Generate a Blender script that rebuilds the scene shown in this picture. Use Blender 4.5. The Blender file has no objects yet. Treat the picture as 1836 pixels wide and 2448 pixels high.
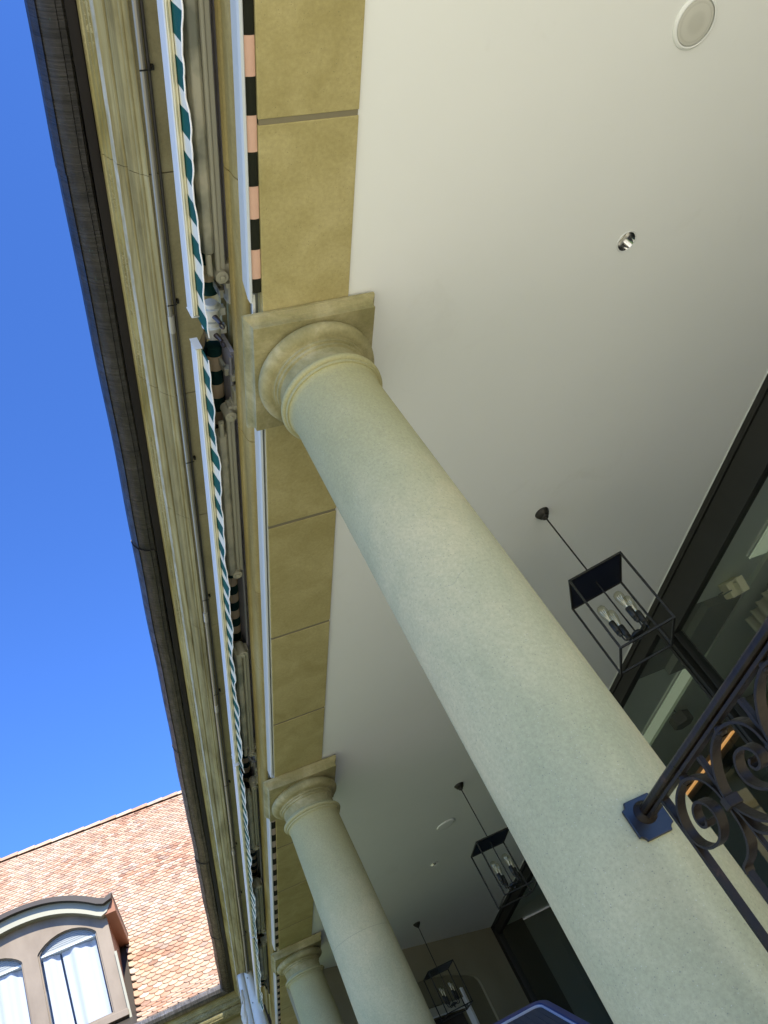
import bpy, bmesh, math, random
from mathutils import Vector, Matrix
random.seed(7)
S = bpy.context.scene
COL = S.collection
R = math.radians

# ------------------------------------------------------------------ camera
cam_d = bpy.data.cameras.new('camera')
cam = bpy.data.objects.new('camera', cam_d); COL.objects.link(cam)
# columns: camera right, camera up, camera back in world axes (x across the arcade, y along it, z up)
r0 = Vector((0.90201094, -0.07983429, -0.42426732))
r1 = Vector((0.2579569, -0.68835637, 0.67795556))
r2 = Vector((-0.34617121, -0.72096601, -0.60031117))
cam.matrix_world = Matrix(((r0.x, r1.x, r2.x, 0), (r0.y, r1.y, r2.y, 0), (r0.z, r1.z, r2.z, 0), (0, 0, 0, 1)))
cam_d.sensor_fit = 'VERTICAL'; cam_d.sensor_height = 24.0
cam_d.lens = 24.0 * 2049.7 / 2448.0
cam_d.clip_start = 0.05; cam_d.clip_end = 3000
S.camera = cam

# ------------------------------------------------------------------ light
SUN_EL, SUN_AZ = R(43), R(-13)      # azimuth measured from -Y towards -X; negative = towards +X
w = bpy.data.worlds.new('World'); S.world = w; w.use_nodes = True
nt = w.node_tree; nt.nodes.clear()
sky = nt.nodes.new('ShaderNodeTexSky'); sky.sky_type = 'NISHITA'; sky.sun_disc = False
sky.sun_elevation = SUN_EL; sky.air_density = 1.0; sky.dust_density = 0.15; sky.ozone_density = 3.5
bg = nt.nodes.new('ShaderNodeBackground'); bg.inputs[1].default_value = 0.10
out = nt.nodes.new('ShaderNodeOutputWorld')
tint = nt.nodes.new('ShaderNodeMixRGB'); tint.blend_type = 'MULTIPLY'; tint.inputs[0].default_value = 1; tint.inputs[2].default_value = (.60, .97, 1.68, 1)
nt.links.new(sky.outputs[0], tint.inputs[1]); nt.links.new(tint.outputs[0], bg.inputs[0]); nt.links.new(bg.outputs[0], out.inputs[0])
sd = bpy.data.lights.new('sun', 'SUN'); sd.energy = 5.0; sd.angle = R(0.53); sd.color = (1.0, 0.93, 0.80)
sun = bpy.data.objects.new('sun', sd); COL.objects.link(sun)
to_sun = Vector((-math.sin(SUN_AZ) * math.cos(SUN_EL), -math.cos(SUN_AZ) * math.cos(SUN_EL), math.sin(SUN_EL)))
sun.rotation_euler = to_sun.to_track_quat('Z', 'Y').to_euler()
sky.sun_rotation = math.atan2(to_sun.x, to_sun.y)
S.view_settings.view_transform = 'Standard'; S.view_settings.look = 'None'
S.view_settings.exposure = 1.08; S.view_settings.gamma = 1.0
S.render.engine = 'CYCLES'
S.cycles.max_bounces = 10; S.cycles.diffuse_bounces = 7; S.cycles.glossy_bounces = 5; S.cycles.transparent_max_bounces = 12

# ------------------------------------------------------------------ helpers
class MB:
    def __init__(s): s.v = []; s.f = []; s.sm = []
    def add(s, vs, fs, smooth=False):
        b = len(s.v); s.v += [tuple(v) for v in vs]
        for f in fs: s.f.append(tuple(b + i for i in f)); s.sm.append(smooth)
        return s
    def box(s, x0, x1, y0, y1, z0, z1, M=None):
        vs = [Vector((x, y, z)) for z in (z0, z1) for y in (y0, y1) for x in (x0, x1)]
        if M is not None: vs = [M @ v for v in vs]
        return s.add(vs, [(0, 2, 3, 1), (4, 5, 7, 6), (0, 1, 5, 4), (2, 6, 7, 3), (0, 4, 6, 2), (1, 3, 7, 5)])
    def lathe(s, prof, c=(0, 0, 0), n=48, M=None, smooth=True, caps=False):
        m = len(prof); vs = []
        for i in range(n):
            a = 2 * math.pi * i / n
            for r, z in prof:
                p = Vector((c[0] + r * math.cos(a), c[1] + r * math.sin(a), c[2] + z))
                vs.append(M @ p if M is not None else p)
        fs = []
        for i in range(n):
            j = (i + 1) % n
            for k in range(m - 1): fs.append((i * m + k, j * m + k, j * m + k + 1, i * m + k + 1))
        s.add(vs, fs, smooth)
        if caps:
            b = len(s.v) - len(vs)
            s.f.append(tuple(b + i * m for i in range(n))[::-1]); s.sm.append(False)
            s.f.append(tuple(b + i * m + m - 1 for i in range(n))); s.sm.append(False)
        return s
    def tube(s, path, r, n=10, caps=True):
        P = [Vector(p) for p in path]; rings = []; up = None
        rr = r if isinstance(r, (list, tuple)) else [r] * len(P)
        for i, p in enumerate(P):
            t = (P[min(i + 1, len(P) - 1)] - P[max(i - 1, 0)]).normalized()
            if up is None:
                up = Vector((0, 0, 1)) if abs(t.z) < .9 else Vector((1, 0, 0))
            u = (up - t * up.dot(t)).normalized(); w_ = t.cross(u); up = u
            rings.append([p + (u * math.cos(2 * math.pi * k / n) + w_ * math.sin(2 * math.pi * k / n)) * rr[i] for k in range(n)])
        vs = [q for g in rings for q in g]; fs = []
        for i in range(len(P) - 1):
            for k in range(n): fs.append((i * n + k, i * n + (k + 1) % n, (i + 1) * n + (k + 1) % n, (i + 1) * n + k))
        b = len(s.v); s.add(vs, fs, True)
        if caps:
            s.f.append(tuple(b + k for k in range(n))[::-1]); s.sm.append(False)
            s.f.append(tuple(b + (len(P) - 1) * n + k for k in range(n))); s.sm.append(False)
        return s
    def sweep(s, poly, a, b, fn, smooth=False, segs=1, closed=True):
        """poly of (u,v) swept from a to b; fn(u,v,t)->point; a,b may be functions of (u,v)"""
        m = len(poly); vs = []
        for i in range(segs + 1):
            for (u, v) in poly:
                A = a(u, v) if callable(a) else a; B = b(u, v) if callable(b) else b
                vs.append(fn(u, v, A + (B - A) * i / segs))
        fs = []
        for i in range(segs):
            for k in range(m if closed else m - 1):
                k2 = (k + 1) % m; fs.append((i * m + k, i * m + k2, (i + 1) * m + k2, (i + 1) * m + k))
        o = len(s.v); s.add(vs, fs, smooth)
        if closed:
            s.f.append(tuple(o + k for k in range(m))[::-1]); s.sm.append(False)
            s.f.append(tuple(o + segs * m + k for k in range(m))); s.sm.append(False)
        return s
    def strap(s, path, x, w_, t):
        """flat bar bent in the y-z plane: path of (y,z), width w_ along x, thickness t"""
        P = [Vector((0, p[0], p[1])) for p in path]; n = len(P); vs = []
        for i, p in enumerate(P):
            d = (P[min(i + 1, n - 1)] - P[max(i - 1, 0)]).normalized(); nn = Vector((0, -d.z, d.y)) * t / 2
            for sx, q in ((-1, -nn), (1, -nn), (1, nn), (-1, nn)):
                vs.append(Vector((x + sx * w_ / 2, 0, 0)) + p + q)
        fs = [(0, 1, 2, 3), tuple((n - 1) * 4 + k for k in (3, 2, 1, 0))]
        for i in range(n - 1):
            for k in range(4): fs.append((i * 4 + k, (i + 1) * 4 + k, (i + 1) * 4 + (k + 1) % 4, i * 4 + (k + 1) % 4))
        return s.add(vs, fs, True)
    def build(s, name, mat, parent=None, bevel=0, sharp=35, **props):
        me = bpy.data.meshes.new(name)
        off = Vector((0, 0, 0)); q = parent
        while q is not None: off += q.location; q = q.parent
        me.from_pydata([tuple(Vector(v) - off) for v in s.v], [], s.f)
        for p, sm in zip(me.polygons, s.sm): p.use_smooth = sm
        bm = bmesh.new(); bm.from_mesh(me); bmesh.ops.recalc_face_normals(bm, faces=bm.faces); bm.to_mesh(me); bm.free()
        if any(s.sm): me.set_sharp_from_angle(angle=R(sharp))
        me.materials.append(mat); me.update()
        o = bpy.data.objects.new(name, me); COL.objects.link(o)
        if parent: o.parent = parent
        if bevel:
            b = o.modifiers.new('bevel', 'BEVEL'); b.width = bevel; b.segments = 2; b.limit_method = 'ANGLE'
        for k, v in props.items(): o[k] = v
        return o

def catmull(pts, k=6, closed=False):
    P = [Vector(p) for p in pts]; n = len(P); o = []
    for i in range(n - 1):
        a, b, c, d = P[max(i - 1, 0)], P[i], P[i + 1], P[min(i + 2, n - 1)]
        for j in range(k):
            t = j / k
            o.append(0.5 * ((2 * b) + (c - a) * t + (2 * a - 5 * b + 4 * c - d) * t * t + (3 * b - a - 3 * c + d) * t ** 3))
    o.append(P[-1]); return o

def thing(name, label, cat, loc=(0, 0, 0), group=None, rz=0):
    o = bpy.data.objects.new(name, None); COL.objects.link(o); o.location = loc; o.rotation_euler = (0, 0, rz)
    o.empty_display_size = .1
    o['label'] = label; o['category'] = cat
    if group: o['group'] = group
    return o
def copy_tree(o, parent=None):
    c = o.copy(); COL.objects.link(c); c.parent = parent
    for ch in list(o.children): copy_tree(ch, c)
    return c

# ------------------------------------------------------------------ materials
class Mat:
    def __init__(s, name, col=(.5, .5, .5), rough=.6, metal=0, spec=.5):
        s.m = bpy.data.materials.new(name); s.m.use_nodes = True; s.t = s.m.node_tree
        s.b = s.t.nodes['Principled BSDF']; s.i = s.b.inputs
        s.i['Base Color'].default_value = (*col, 1); s.i['Roughness'].default_value = rough
        s.i['Metallic'].default_value = metal; s.i['Specular IOR Level'].default_value = spec
        s.col = None
    def n(s, typ, **kw):
        nd = s.t.nodes.new('ShaderNode' + typ)
        for k, v in kw.items(): setattr(nd, k, v)
        return nd
    def l(s, a, b): s.t.links.new(a, b)
    def coord(s, scale=(1, 1, 1), kind='Object', loc=(0, 0, 0)):
        tc = s.n('TexCoord'); mp = s.n('Mapping'); mp.inputs['Scale'].default_value = scale; mp.inputs['Location'].default_value = loc
        s.l(tc.outputs[kind], mp.inputs['Vector']); return mp.outputs[0]
    def noise(s, vec, scale, detail=4, rough=.55, dist=0):
        nd = s.n('TexNoise'); nd.inputs['Scale'].default_value = scale; nd.inputs['Detail'].default_value = detail
        nd.inputs['Roughness'].default_value = rough; nd.inputs['Distortion'].default_value = dist
        s.l(vec, nd.inputs['Vector']); return nd.outputs[0]
    def ramp(s, fac, stops, interp='LINEAR'):
        nd = s.n('ValToRGB'); cr = nd.color_ramp; cr.interpolation = interp
        while len(cr.elements) < len(stops): cr.elements.new(.5)
        for e, (p, c) in zip(cr.elements, stops): e.position = p; e.color = (*c, 1) if len(c) == 3 else c
        s.l(fac, nd.inputs[0]); return nd.outputs[0]
    def mix(s, fac, a, b, mode='MIX'):
        nd = s.n('MixRGB', blend_type=mode)
        for sock, v in zip(nd.inputs, (fac, a, b)):
            if isinstance(v, bpy.types.NodeSocket): s.l(v, sock)
            elif isinstance(v, tuple): sock.default_value = (*v, 1)
            else: sock.default_value = v
        return nd.outputs[0]
    def math(s, op, a, b=0.0):
        nd = s.n('Math', operation=op)
        for sock, v in zip(nd.inputs, (a, b)):
            if isinstance(v, bpy.types.NodeSocket): s.l(v, sock)
            else: sock.default_value = v
        return nd.outputs[0]
    def base(s, c): s.l(c, s.i['Base Color']); return s
    def bump(s, h, strength=.2, dist=.01):
        nd = s.n('Bump'); nd.inputs['Strength'].default_value = strength; nd.inputs['Distance'].default_value = dist
        s.l(h, nd.inputs['Height']); s.l(nd.outputs[0], s.i['Normal']); return s

BW = lambda v: (v, v, v)
def stone(name, c1, c2, c3, speck=.5, scale=1.6, bump=.12, stretch=(1, 1, 1), rough=.85):
    m = Mat(name, rough=rough, spec=.25); v = m.coord(stretch); v0 = m.coord()
    big = m.ramp(m.noise(v, scale, 6, .6, .6), [(.32, c1), (.52, c2), (.72, c3)])
    fine = m.noise(v0, 60, 4, .7)
    c = m.mix(.35, big, m.ramp(fine, [(.3, BW(.35)), (.7, BW(.65))]), 'OVERLAY')
    vo = m.n('TexVoronoi'); vo.inputs['Scale'].default_value = 95; vo.inputs['Randomness'].default_value = 1; m.l(v0, vo.inputs['Vector'])
    dots = m.ramp(vo.outputs['Distance'], [(.10, BW(1)), (.20, BW(0))])
    pick = m.ramp(m.noise(v0, 33, 2), [(.52, BW(0)), (.60, BW(1))])
    c = m.mix(m.math('MULTIPLY', m.mix(1, dots, pick, 'MULTIPLY'), speck), c, (.10, .11, .07))
    m.base(c); m.bump(m.noise(v0, 25, 8, .65), bump, .01); return m

# artificial stone of the column shafts: grey-green, cream patches, dark grit, ochre growth under the capital
m = Mat('cast_stone_shaft', rough=.8, spec=.3)
v = m.coord((1, 1, .55)); v0 = m.coord()
c = m.ramp(m.noise(v, 1.9, 5, .6, .6), [(.28, (.325, .33, .18)), (.50, (.425, .40, .22)), (.72, (.57, .49, .265))])
sep = m.n('SeparateXYZ'); m.l(v0, sep.inputs[0])
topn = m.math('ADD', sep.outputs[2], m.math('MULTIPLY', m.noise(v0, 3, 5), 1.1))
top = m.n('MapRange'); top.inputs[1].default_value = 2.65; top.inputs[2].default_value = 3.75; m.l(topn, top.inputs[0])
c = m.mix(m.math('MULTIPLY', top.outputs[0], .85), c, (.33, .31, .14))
c = m.mix(.30, c, m.ramp(m.noise(v0, 90, 4, .7), [(.3, BW(.3)), (.7, BW(.7))]), 'OVERLAY')
for sc, th, col in ((85, .11, (.15, .17, .12)), (190, .15, (.20, .21, .14)), (110, .07, (.6, .6, .5))):
    vo = m.n('TexVoronoi'); vo.inputs['Scale'].default_value = sc; m.l(v0, vo.inputs['Vector'])
    rd = m.n('SeparateColor'); m.l(vo.outputs['Color'], rd.inputs[0])
    keep = m.math('GREATER_THAN', rd.outputs[0], .62)
    d = m.math('MULTIPLY', m.ramp(vo.outputs['Distance'], [(th, BW(1)), (th + .08, BW(0))]), keep)
    c = m.mix(m.math('MULTIPLY', d, .6), c, col)
j_ = m.math('ABSOLUTE', m.math('SUBTRACT', m.math('ADD', sep.outputs[2], m.math('MULTIPLY', m.noise(v0, 9), .012)), 2.115)); oi = m.n('ObjectInfo'); far_ = m.n('SeparateXYZ'); m.l(oi.outputs['Location'], far_.inputs[0]); c = m.mix(m.math('MULTIPLY', m.math('MULTIPLY', m.math('LESS_THAN', j_, .0022), .4), m.math('GREATER_THAN', far_.outputs[1], 5.0)), c, (.20, .20, .13))
# thin hairline cracks and scuffs
cr = m.n('TexVoronoi', feature='DISTANCE_TO_EDGE'); cr.inputs['Scale'].default_value = 1.3
wv = m.n('VectorMath', operation='ADD'); ns = m.n('TexNoise'); ns.inputs['Scale'].default_value = 3; m.l(v0, ns.inputs['Vector'])
m.l(v0, wv.inputs[0]); m.l(ns.outputs['Color'], wv.inputs[1]); m.l(wv.outputs[0], cr.inputs['Vector'])
line = m.math('MULTIPLY', m.ramp(cr.outputs['Distance'], [(0, BW(1)), (.004, BW(0))]), m.ramp(m.noise(v0, 2.5), [(.55, BW(0)), (.62, BW(.35))]))
c = m.mix(line, c, (.25, .25, .18))
m.base(c); m.bump(m.noise(v0, 40, 6, .6), .10, .006); M_SHAFT = m.m

M_CAP = stone('capital_stone', (.22, .20, .085), (.31, .28, .135), (.42, .375, .21), speck=.5, scale=6, bump=.35).m
M_SOFFIT = stone('sandstone_soffit', (.34, .29, .115), (.395, .34, .145), (.45, .39, .18), speck=.6, scale=4.5, bump=.12).m
M_MORTAR = Mat('mortar_joint', (.20, .175, .10), .9).m
M_LINTEL = stone('architrave_stone', (.22, .17, .06), (.30, .24, .09), (.38, .32, .16), speck=.4, scale=2.5, stretch=(2, .6, 3), bump=.25).m
# water-stained cornice; lengthwise light and dark streaks paint in moulding shade
m = Mat('cornice_stone', rough=.9, spec=.2); v0 = m.coord(); v = m.coord((3, .7, 5))
c = m.ramp(m.noise(v, 2.2, 6, .62, .4), [(.28, (.13, .11, .045)), (.45, (.235, .20, .09)), (.60, (.31, .275, .135)), (.8, (.42, .39, .25))])
c = m.mix(.85, c, m.ramp(m.noise(m.coord((26, .22, 26)), 2.0, 4, .6), [(.34, BW(.34)), (.5, BW(.5)), (.66, BW(.64))]), 'OVERLAY')
m.base(c); m.bump(m.noise(v0, 22, 8, .7), .35, .012); M_CORN = m.m
# limewashed weathered band with dark drips
m = Mat('weathered_fillet', rough=.9, spec=.2); v0 = m.coord()
c = m.ramp(m.noise(m.coord((1, .35, 1)), 3.5, 5, .6, .3), [(.36, (.20, .165, .055)), (.50, (.32, .275, .11)), (.66, (.44, .39, .20))])
bt = m.n('TexBrick'); bt.inputs['Scale'].default_value = 15; bt.inputs['Mortar Size'].default_value = .035; bt.inputs['Bias'].default_value = -.1
bt.inputs['Color1'].default_value = (.12, .10, .04, 1); bt.inputs['Color2'].default_value = (.24, .20, .09, 1); bt.inputs['Mortar'].default_value = (.42, .37, .20, 1)
mp = m.coord((2.4, 1, 2.4)); sw = m.n('SeparateXYZ'); cb = m.n('CombineXYZ'); m.l(mp, sw.inputs[0]); m.l(m.math('ADD', sw.outputs[1], m.math('MULTIPLY', m.noise(v0, 9), .30)), cb.inputs[0]); m.l(m.math('ADD', sw.outputs[2], sw.outputs[0]), cb.inputs[1]); m.l(cb.outputs[0], bt.inputs['Vector'])
c = m.mix(m.ramp(m.noise(m.coord((1, .8, 1)), 2.6, 3), [(.44, BW(0)), (.54, BW(.6))]), c, bt.outputs[0])
m.base(c); m.bump(m.noise(v0, 30, 6, .6), .2, .006); M_FILLET = m.m
m = Mat('limewashed_fillet', rough=.9, spec=.2); m.base(m.ramp(m.noise(m.coord((1, .5, 1)), 9, 6, .7), [(.34, (.30, .27, .15)), (.55, (.46, .45, .36)), (.7, (.56, .56, .50))])); M_LIME = m.m
M_CORSOF = stone('cornice_soffit_stone', (.26, .23, .12), (.32, .285, .155), (.38, .34, .19), speck=.3, scale=2, bump=.12).m
# oxidised copper
def copper(name, k=1.0, axis=(1, 1, 1), cross=(1, 30, 1)):
    m = Mat(name, rough=.42, metal=.6); v0 = m.coord(axis)
    c = m.ramp(m.noise(v0, 3, 6, .65, .8), [(.3, (.032 * k, .030 * k, .028 * k)), (.6, (.058 * k, .053 * k, .050 * k)), (.8, (.10 * k, .10 * k, .105 * k))])
    st = m.noise(m.coord(cross), 2.2, 4, .7, .6)
    c = m.mix(.8, c, m.ramp(st, [(.36, BW(.26)), (.64, BW(.72))]), 'OVERLAY')
    pat = m.ramp(m.noise(m.coord(axis, loc=(3, 1, 2)), 9, 4, .7), [(.66, BW(0)), (.74, BW(.5))])
    c = m.mix(pat, c, (.08, .17, .15)); m.base(c)
    m.l(m.ramp(m.noise(v0, 8, 4), [(.3, BW(.32)), (.7, BW(.6))]), m.i['Roughness'])
    m.bump(st, .6, .012); return m.m
M_COP = copper('oxidised_copper', .72, (4, 1.6, 4))
M_COP_SUNLIT = copper('oxidised_copper_sunlit', 2.6, (1.6, 4, 4), (30, 1, 1))  # paler copper for the far gutter, sunlight put into the colour
M_COPDARK = Mat('dark_copper_fascia', (.035, .03, .028), .5, .4).m
m = Mat('plaster_ceiling', rough=.9, spec=.2); v0 = m.coord()
c = m.ramp(m.noise(v0, .7, 4, .6), [(.3, (.745, .765, .70)), (.7, (.775, .79, .725))])
vo = m.n('TexVoronoi'); vo.inputs['Scale'].default_value = 2.2; m.l(v0, vo.inputs['Vector'])
c = m.mix(m.ramp(vo.outputs['Distance'], [(.010, BW(.8)), (.018, BW(0))]), c, (.25, .22, .15))
c = m.mix(m.ramp(m.noise(m.coord((1, 1, 1), loc=(5, 2, 0)), 1.6, 8, .7, 1.2), [(.60, BW(0)), (.78, BW(.22))]), c, (.55, .54, .46))
m.base(c); m.bump(m.noise(v0, 55, 4), .05, .004); M_CEIL = m.m
M_WHITE = Mat('white_painted_metal', (.68, .70, .66), .4).m
M_BAR = Mat('pale_grey_aluminium_bar', (.52, .55, .52), .4).m
M_WHITED = Mat('white_aluminium_profile', (.66, .68, .62), .4).m
M_CREAMP = Mat('cream_plastic', (.78, .73, .50), .4).m
m = Mat('dusty_grey_paint', rough=.5); v0 = m.coord((1, 1, 1))
c = m.ramp(m.noise(v0, 7, 3, .5), [(.35, (.20, .21, .16)), (.6, (.46, .44, .32))]); m.base(c); M_ARM = m.m
M_ARM2 = Mat('dusty_grey_bracket', (.40, .39, .29), .5).m
M_ROD = Mat('grey_violet_bar', (.30, .29, .32), .4, .3).m
def stripes(name, a, b, period, off=0.0, wob=0.0, width=.5):
    m = Mat(name, rough=.85, spec=.2); tc = m.coord(); sp = m.n('SeparateXYZ'); m.l(tc, sp.inputs[0])
    y = sp.outputs[1]
    if wob: y = m.math('ADD', y, m.math('MULTIPLY', m.math('SUBTRACT', m.noise(tc, 4, 3), .5), wob))
    f = m.math('FRACT', m.math('DIVIDE', m.math('ADD', y, off), period))
    k = m.math('LESS_THAN', f, width)
    c = m.mix(k, a, b); c = m.mix(.25, c, m.ramp(m.noise(tc, 12, 4), [(.3, BW(.35)), (.7, BW(.6))]), 'OVERLAY')
    m.base(c); return m.m
GREEN, CREAM = (.008, .085, .070), (.70, .67, .53)
M_VAL = stripes('green_cream_valance', CREAM, GREEN, .175, 100.1, .02, .58)
M_ROLL_SHADED = stripes('green_cream_shaded', (.52, .42, .27), (.006, .035, .03), .175, 100.1)  # darker copy of the valance cloth, shade put into both stripe colours
M_BLIND = stripes('dark_pink_blind', (.62, .40, .29), (.014, .016, .009), .265, 26.5 * 4 + .1325 + (-1.7 + 2.045) / 2 - 1.011, 0)
M_BLINDW = stripes('dark_pink_blind_narrow', (.45, .36, .30), (.014, .014, .010), .265, 106)
M_PIPING = Mat('white_piping', (.88, .88, .84), .6).m
M_IRON = Mat('black_wrought_iron', (.018, .019, .024), .30, .0, .15)
nz = M_IRON.noise(M_IRON.coord(), 14, 5, .7); M_IRON.base(M_IRON.ramp(nz, [(.35, (.012, .009, .005)), (.60, (.022, .016, .010)), (.72, (.06, .036, .022))]))
M_IRON.bump(M_IRON.noise(M_IRON.coord(), 38, 5, .7), .35, .005)
M_IRON.l(M_IRON.ramp(nz, [(.3, BW(.25)), (.7, BW(.5))]), M_IRON.i['Roughness']); M_IRON = M_IRON.m
M_PLATE = Mat('sky_tinted_plate', (.007, .009, .014), .36, .0, .45).m  # black plate, blue sky reflection put into its base colour
M_BRONZE = Mat('dark_bronze', (.022, .021, .015), .45, .5).m
M_NAVY = Mat('navy_black_sheet', (.012, .015, .028), .35, .2).m
M_FRAME = Mat('dark_window_frame', (.016, .016, .011), .55, .1).m
M_CHROME = Mat('chrome', (.9, .9, .88), .10, 1.0).m
def glass(name, tint=(1, 1, 1), ior=1.45, rough=.02):
    m = Mat(name); t = m.t; t.nodes.remove(m.b)
    tr = m.n('BsdfTransparent'); tr.inputs[0].default_value = (*tint, 1)
    gl = m.n('BsdfGlossy'); gl.inputs['Roughness'].default_value = rough
    lw = m.n('LayerWeight'); lw.inputs[0].default_value = .5; mx = m.n('MixShader')
    f0 = ((ior - 1) / (ior + 1)) ** 2
    m.l(m.math('ADD', m.math('MULTIPLY', m.math('POWER', lw.outputs['Facing'], 5.0), 1 - f0), f0), mx.inputs[0]); m.l(tr.outputs[0], mx.inputs[1]); m.l(gl.outputs[0], mx.inputs[2])
    m.l(mx.outputs[0], t.nodes['Material Output'].inputs[0]); return m.m
M_GLASS = glass('window_glass', (.84, .88, .83), 1.85)
M_BULB = glass('bulb_glass', (.93, .92, .82), 1.5)
M_DGLASS = glass('dormer_glass', (.93, .96, .99), 1.5)
M_FIL = Mat('bulb_stem', (.75, .72, .6), .4).m
def emit(name, col, st, base=(.5, .5, .5)):
    m = Mat(name, base); m.i['Emission Color'].default_value = (*col, 1); m.i['Emission Strength'].default_value = st; return m.m
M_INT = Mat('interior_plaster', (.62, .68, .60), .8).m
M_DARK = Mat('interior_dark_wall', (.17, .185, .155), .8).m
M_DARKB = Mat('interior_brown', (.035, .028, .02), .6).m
m = Mat('end_wall_plaster', rough=.9); m.base(m.ramp(m.noise(m.coord(), 1.2, 4), [(.3, (.24, .22, .13)), (.7, (.29, .27, .17))])); M_ENDW = m.m
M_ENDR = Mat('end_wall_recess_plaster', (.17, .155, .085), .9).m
m = Mat('paving', rough=.85)
br = m.n('TexBrick'); br.inputs['Scale'].default_value = 1.4; br.inputs['Mortar Size'].default_value = .012
br.inputs['Color1'].default_value = (.62, .58, .45, 1); br.inputs['Color2'].default_value = (.55, .515, .40, 1); br.inputs['Mortar'].default_value = (.2, .19, .16, 1)
m.l(m.coord(), br.inputs['Vector']); m.base(m.mix(.3, br.outputs[0], m.ramp(m.noise(m.coord(), .8, 6), [(.3, BW(.35)), (.7, BW(.6))]), 'OVERLAY')); M_PAVE = m.m
m = Mat('lawn_grass', rough=.9); m.base(m.ramp(m.noise(m.coord(), 3, 6), [(.3, (.05, .09, .02)), (.7, (.10, .15, .04))])); M_LAWN = m.m
m = Mat('terrace_tiles', rough=.7)
br = m.n('TexBrick'); br.inputs['Scale'].default_value = 2; br.inputs['Mortar Size'].default_value = .008
br.inputs['Color1'].default_value = (.70, .655, .50, 1); br.inputs['Color2'].default_value = (.66, .62, .48, 1); br.inputs['Mortar'].default_value = (.25, .23, .18, 1)
m.l(m.coord(), br.inputs['Vector']); m.base(br.outputs[0]); M_TERR = m.m
M_BLUE = Mat('blue_lacquered_frame', (.007, .018, .085), .35).m
M_GREYP = Mat('grey_piping', (.32, .33, .36), .6).m
M_SLING = Mat('dark_mesh_sling', (.03, .03, .03), .8).m

# ------------------------------------------------------------------ setting
def structure(o): o['kind'] = 'structure'; return o
structure(MB().add([(-400, -400, -1.6), (400, -400, -1.6), (400, 400, -1.6), (-400, 400, -1.6)], [(0, 1, 2, 3)]).build('ground', M_PAVE))
structure(MB().box(-60, -.6, 4.2, 15.4, -1.6, -1.55).build('added_lawn', M_LAWN))  # unseen grass added here to darken the far end of the ceiling
structure(MB().box(.62, 4.55, -6.0, 4.2, -1.6, -.4).build('terrace', M_TERR))
structure(MB().box(.62, 4.55, 4.2, 16, -1.6, -.4).build('added_dark_floor', Mat('added_floor_dark', (.10, .085, .065), .7).m))  # unseen dark floor added to cut the bounce onto the far ceiling

# ------------------------------------------------------------------ arcade building
B = thing('arcade_building', 'long sandstone arcade front with white plaster ceiling, moulded cornice and copper gutter', 'building', (4.6, 6, -.4))
Y0, YE = -1.8, 15.05
along = lambda u, v, t: (.425 + u, t, v)
across = lambda u, v, t: (t, YE + u, v)
far_a = lambda u, v: YE + u
# beam underside in blocks with mortar joints between
XB0, XB1 = 1.023, 1.4225
joints = [-.4, .4, 1.300, 3.467, 4.506, 5.574, 7.77, 8.845, 9.975, 12.1, 13.2]
bl = MB(); ys = [Y0] + joints + [15.6]
for a, b in zip(ys[:-1], ys[1:]): bl.box(XB0, XB1, a + .011, b - .011, 3.0, 3.55)
bl.build('beam', M_SOFFIT, B, bevel=.003)
for j in joints: MB().box(XB0 + .004, XB1 - .004, j - .0108, j + .0108, 3.003, 3.5).build('mortar_joint', M_MORTAR, B)
# architrave moulding in front of the beam
prof = [(.575, 3.245), (.530, 3.240), (.526, 3.215), (.529, 3.19), (.5345, 3.18), (.5345, 3.125), (.540, 3.100), (.550, 3.086), (.567, 3.080), (.575, 3.085)]
arch = MB()
ya = [Y0, .2, 1.55, 2.9, 4.12, 4.95, 6.2, 7.6, 9.1, 10.4, 11.9, 13.3]
for a, b in zip(ya, ya[1:] + [None]):
    arch.sweep(prof, a + .002, (b - .002) if b else far_a, along)
arch.build('architrave', M_LINTEL, B, bevel=.004)
# hidden frieze wall behind the awnings and upper wall
MB().box(1.0, 1.35, Y0, 15.5, 3.56, 4.6).build('frieze_wall', M_CORSOF, B)
# cornice: profile offset o measured from the gutter edge
c_soff = [(.60, 3.56), (.60, 3.75), (.325, 3.75), (.325, 3.80), (.60, 3.80)]
sof = MB(); yj = [Y0, -.6, .55, 1.80, 3.05, 4.03, 5.21, 6.16, 7.5, 8.9, 10.2, 11.6, 12.9]
for a, b in zip(yj, yj[1:] + [None]):
    sof.sweep([(.335, 3.75), (.60, 3.75), (.60, 3.84), (.335, 3.84)], a + .003, (b - .003) if b else far_a, along)
sof.build('cornice_soffit', M_CORSOF, B)
band = [(.335, 3.735), (.330, 3.736), (.327, 3.742), (.315, 3.757), (.311, 3.757), (.306, 3.760), (.302, 3.766), (.301, 3.773), (.296, 3.776), (.282, 3.792), (.266, 3.818), (.266, 3.835), (.286, 3.837), (.286, 3.850), (.262, 3.850), (.257, 3.852), (.250, 3.862), (.240, 3.876), (.2315, 3.8835), (.2315, 3.96), (.40, 3.96), (.40, 3.86), (.335, 3.86)]
lime = [(.2310, 3.884), (.2290, 3.885), (.2235, 3.935), (.2310, 3.950)]
fil = [(.2240, 3.934), (.218, 3.936), (.212, 3.945), (.210, 3.960), (.203, 3.964), (.199, 3.980), (.198, 3.994), (.190, 4.00), (.188, 4.03), (.30, 4.03), (.30, 3.962), (.2240, 3.962)]
cm, fl, lm = MB(), MB(), MB()
for a, b in zip(yj, yj[1:] + [None]):
    cm.sweep(band, a + .0015, (b - .0015) if b else far_a, along)
    fl.sweep(fil, a + .0015, (b - .0015) if b else far_a, along)
    lm.sweep(lime, a + .0015, (b - .0015) if b else far_a, along)
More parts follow.
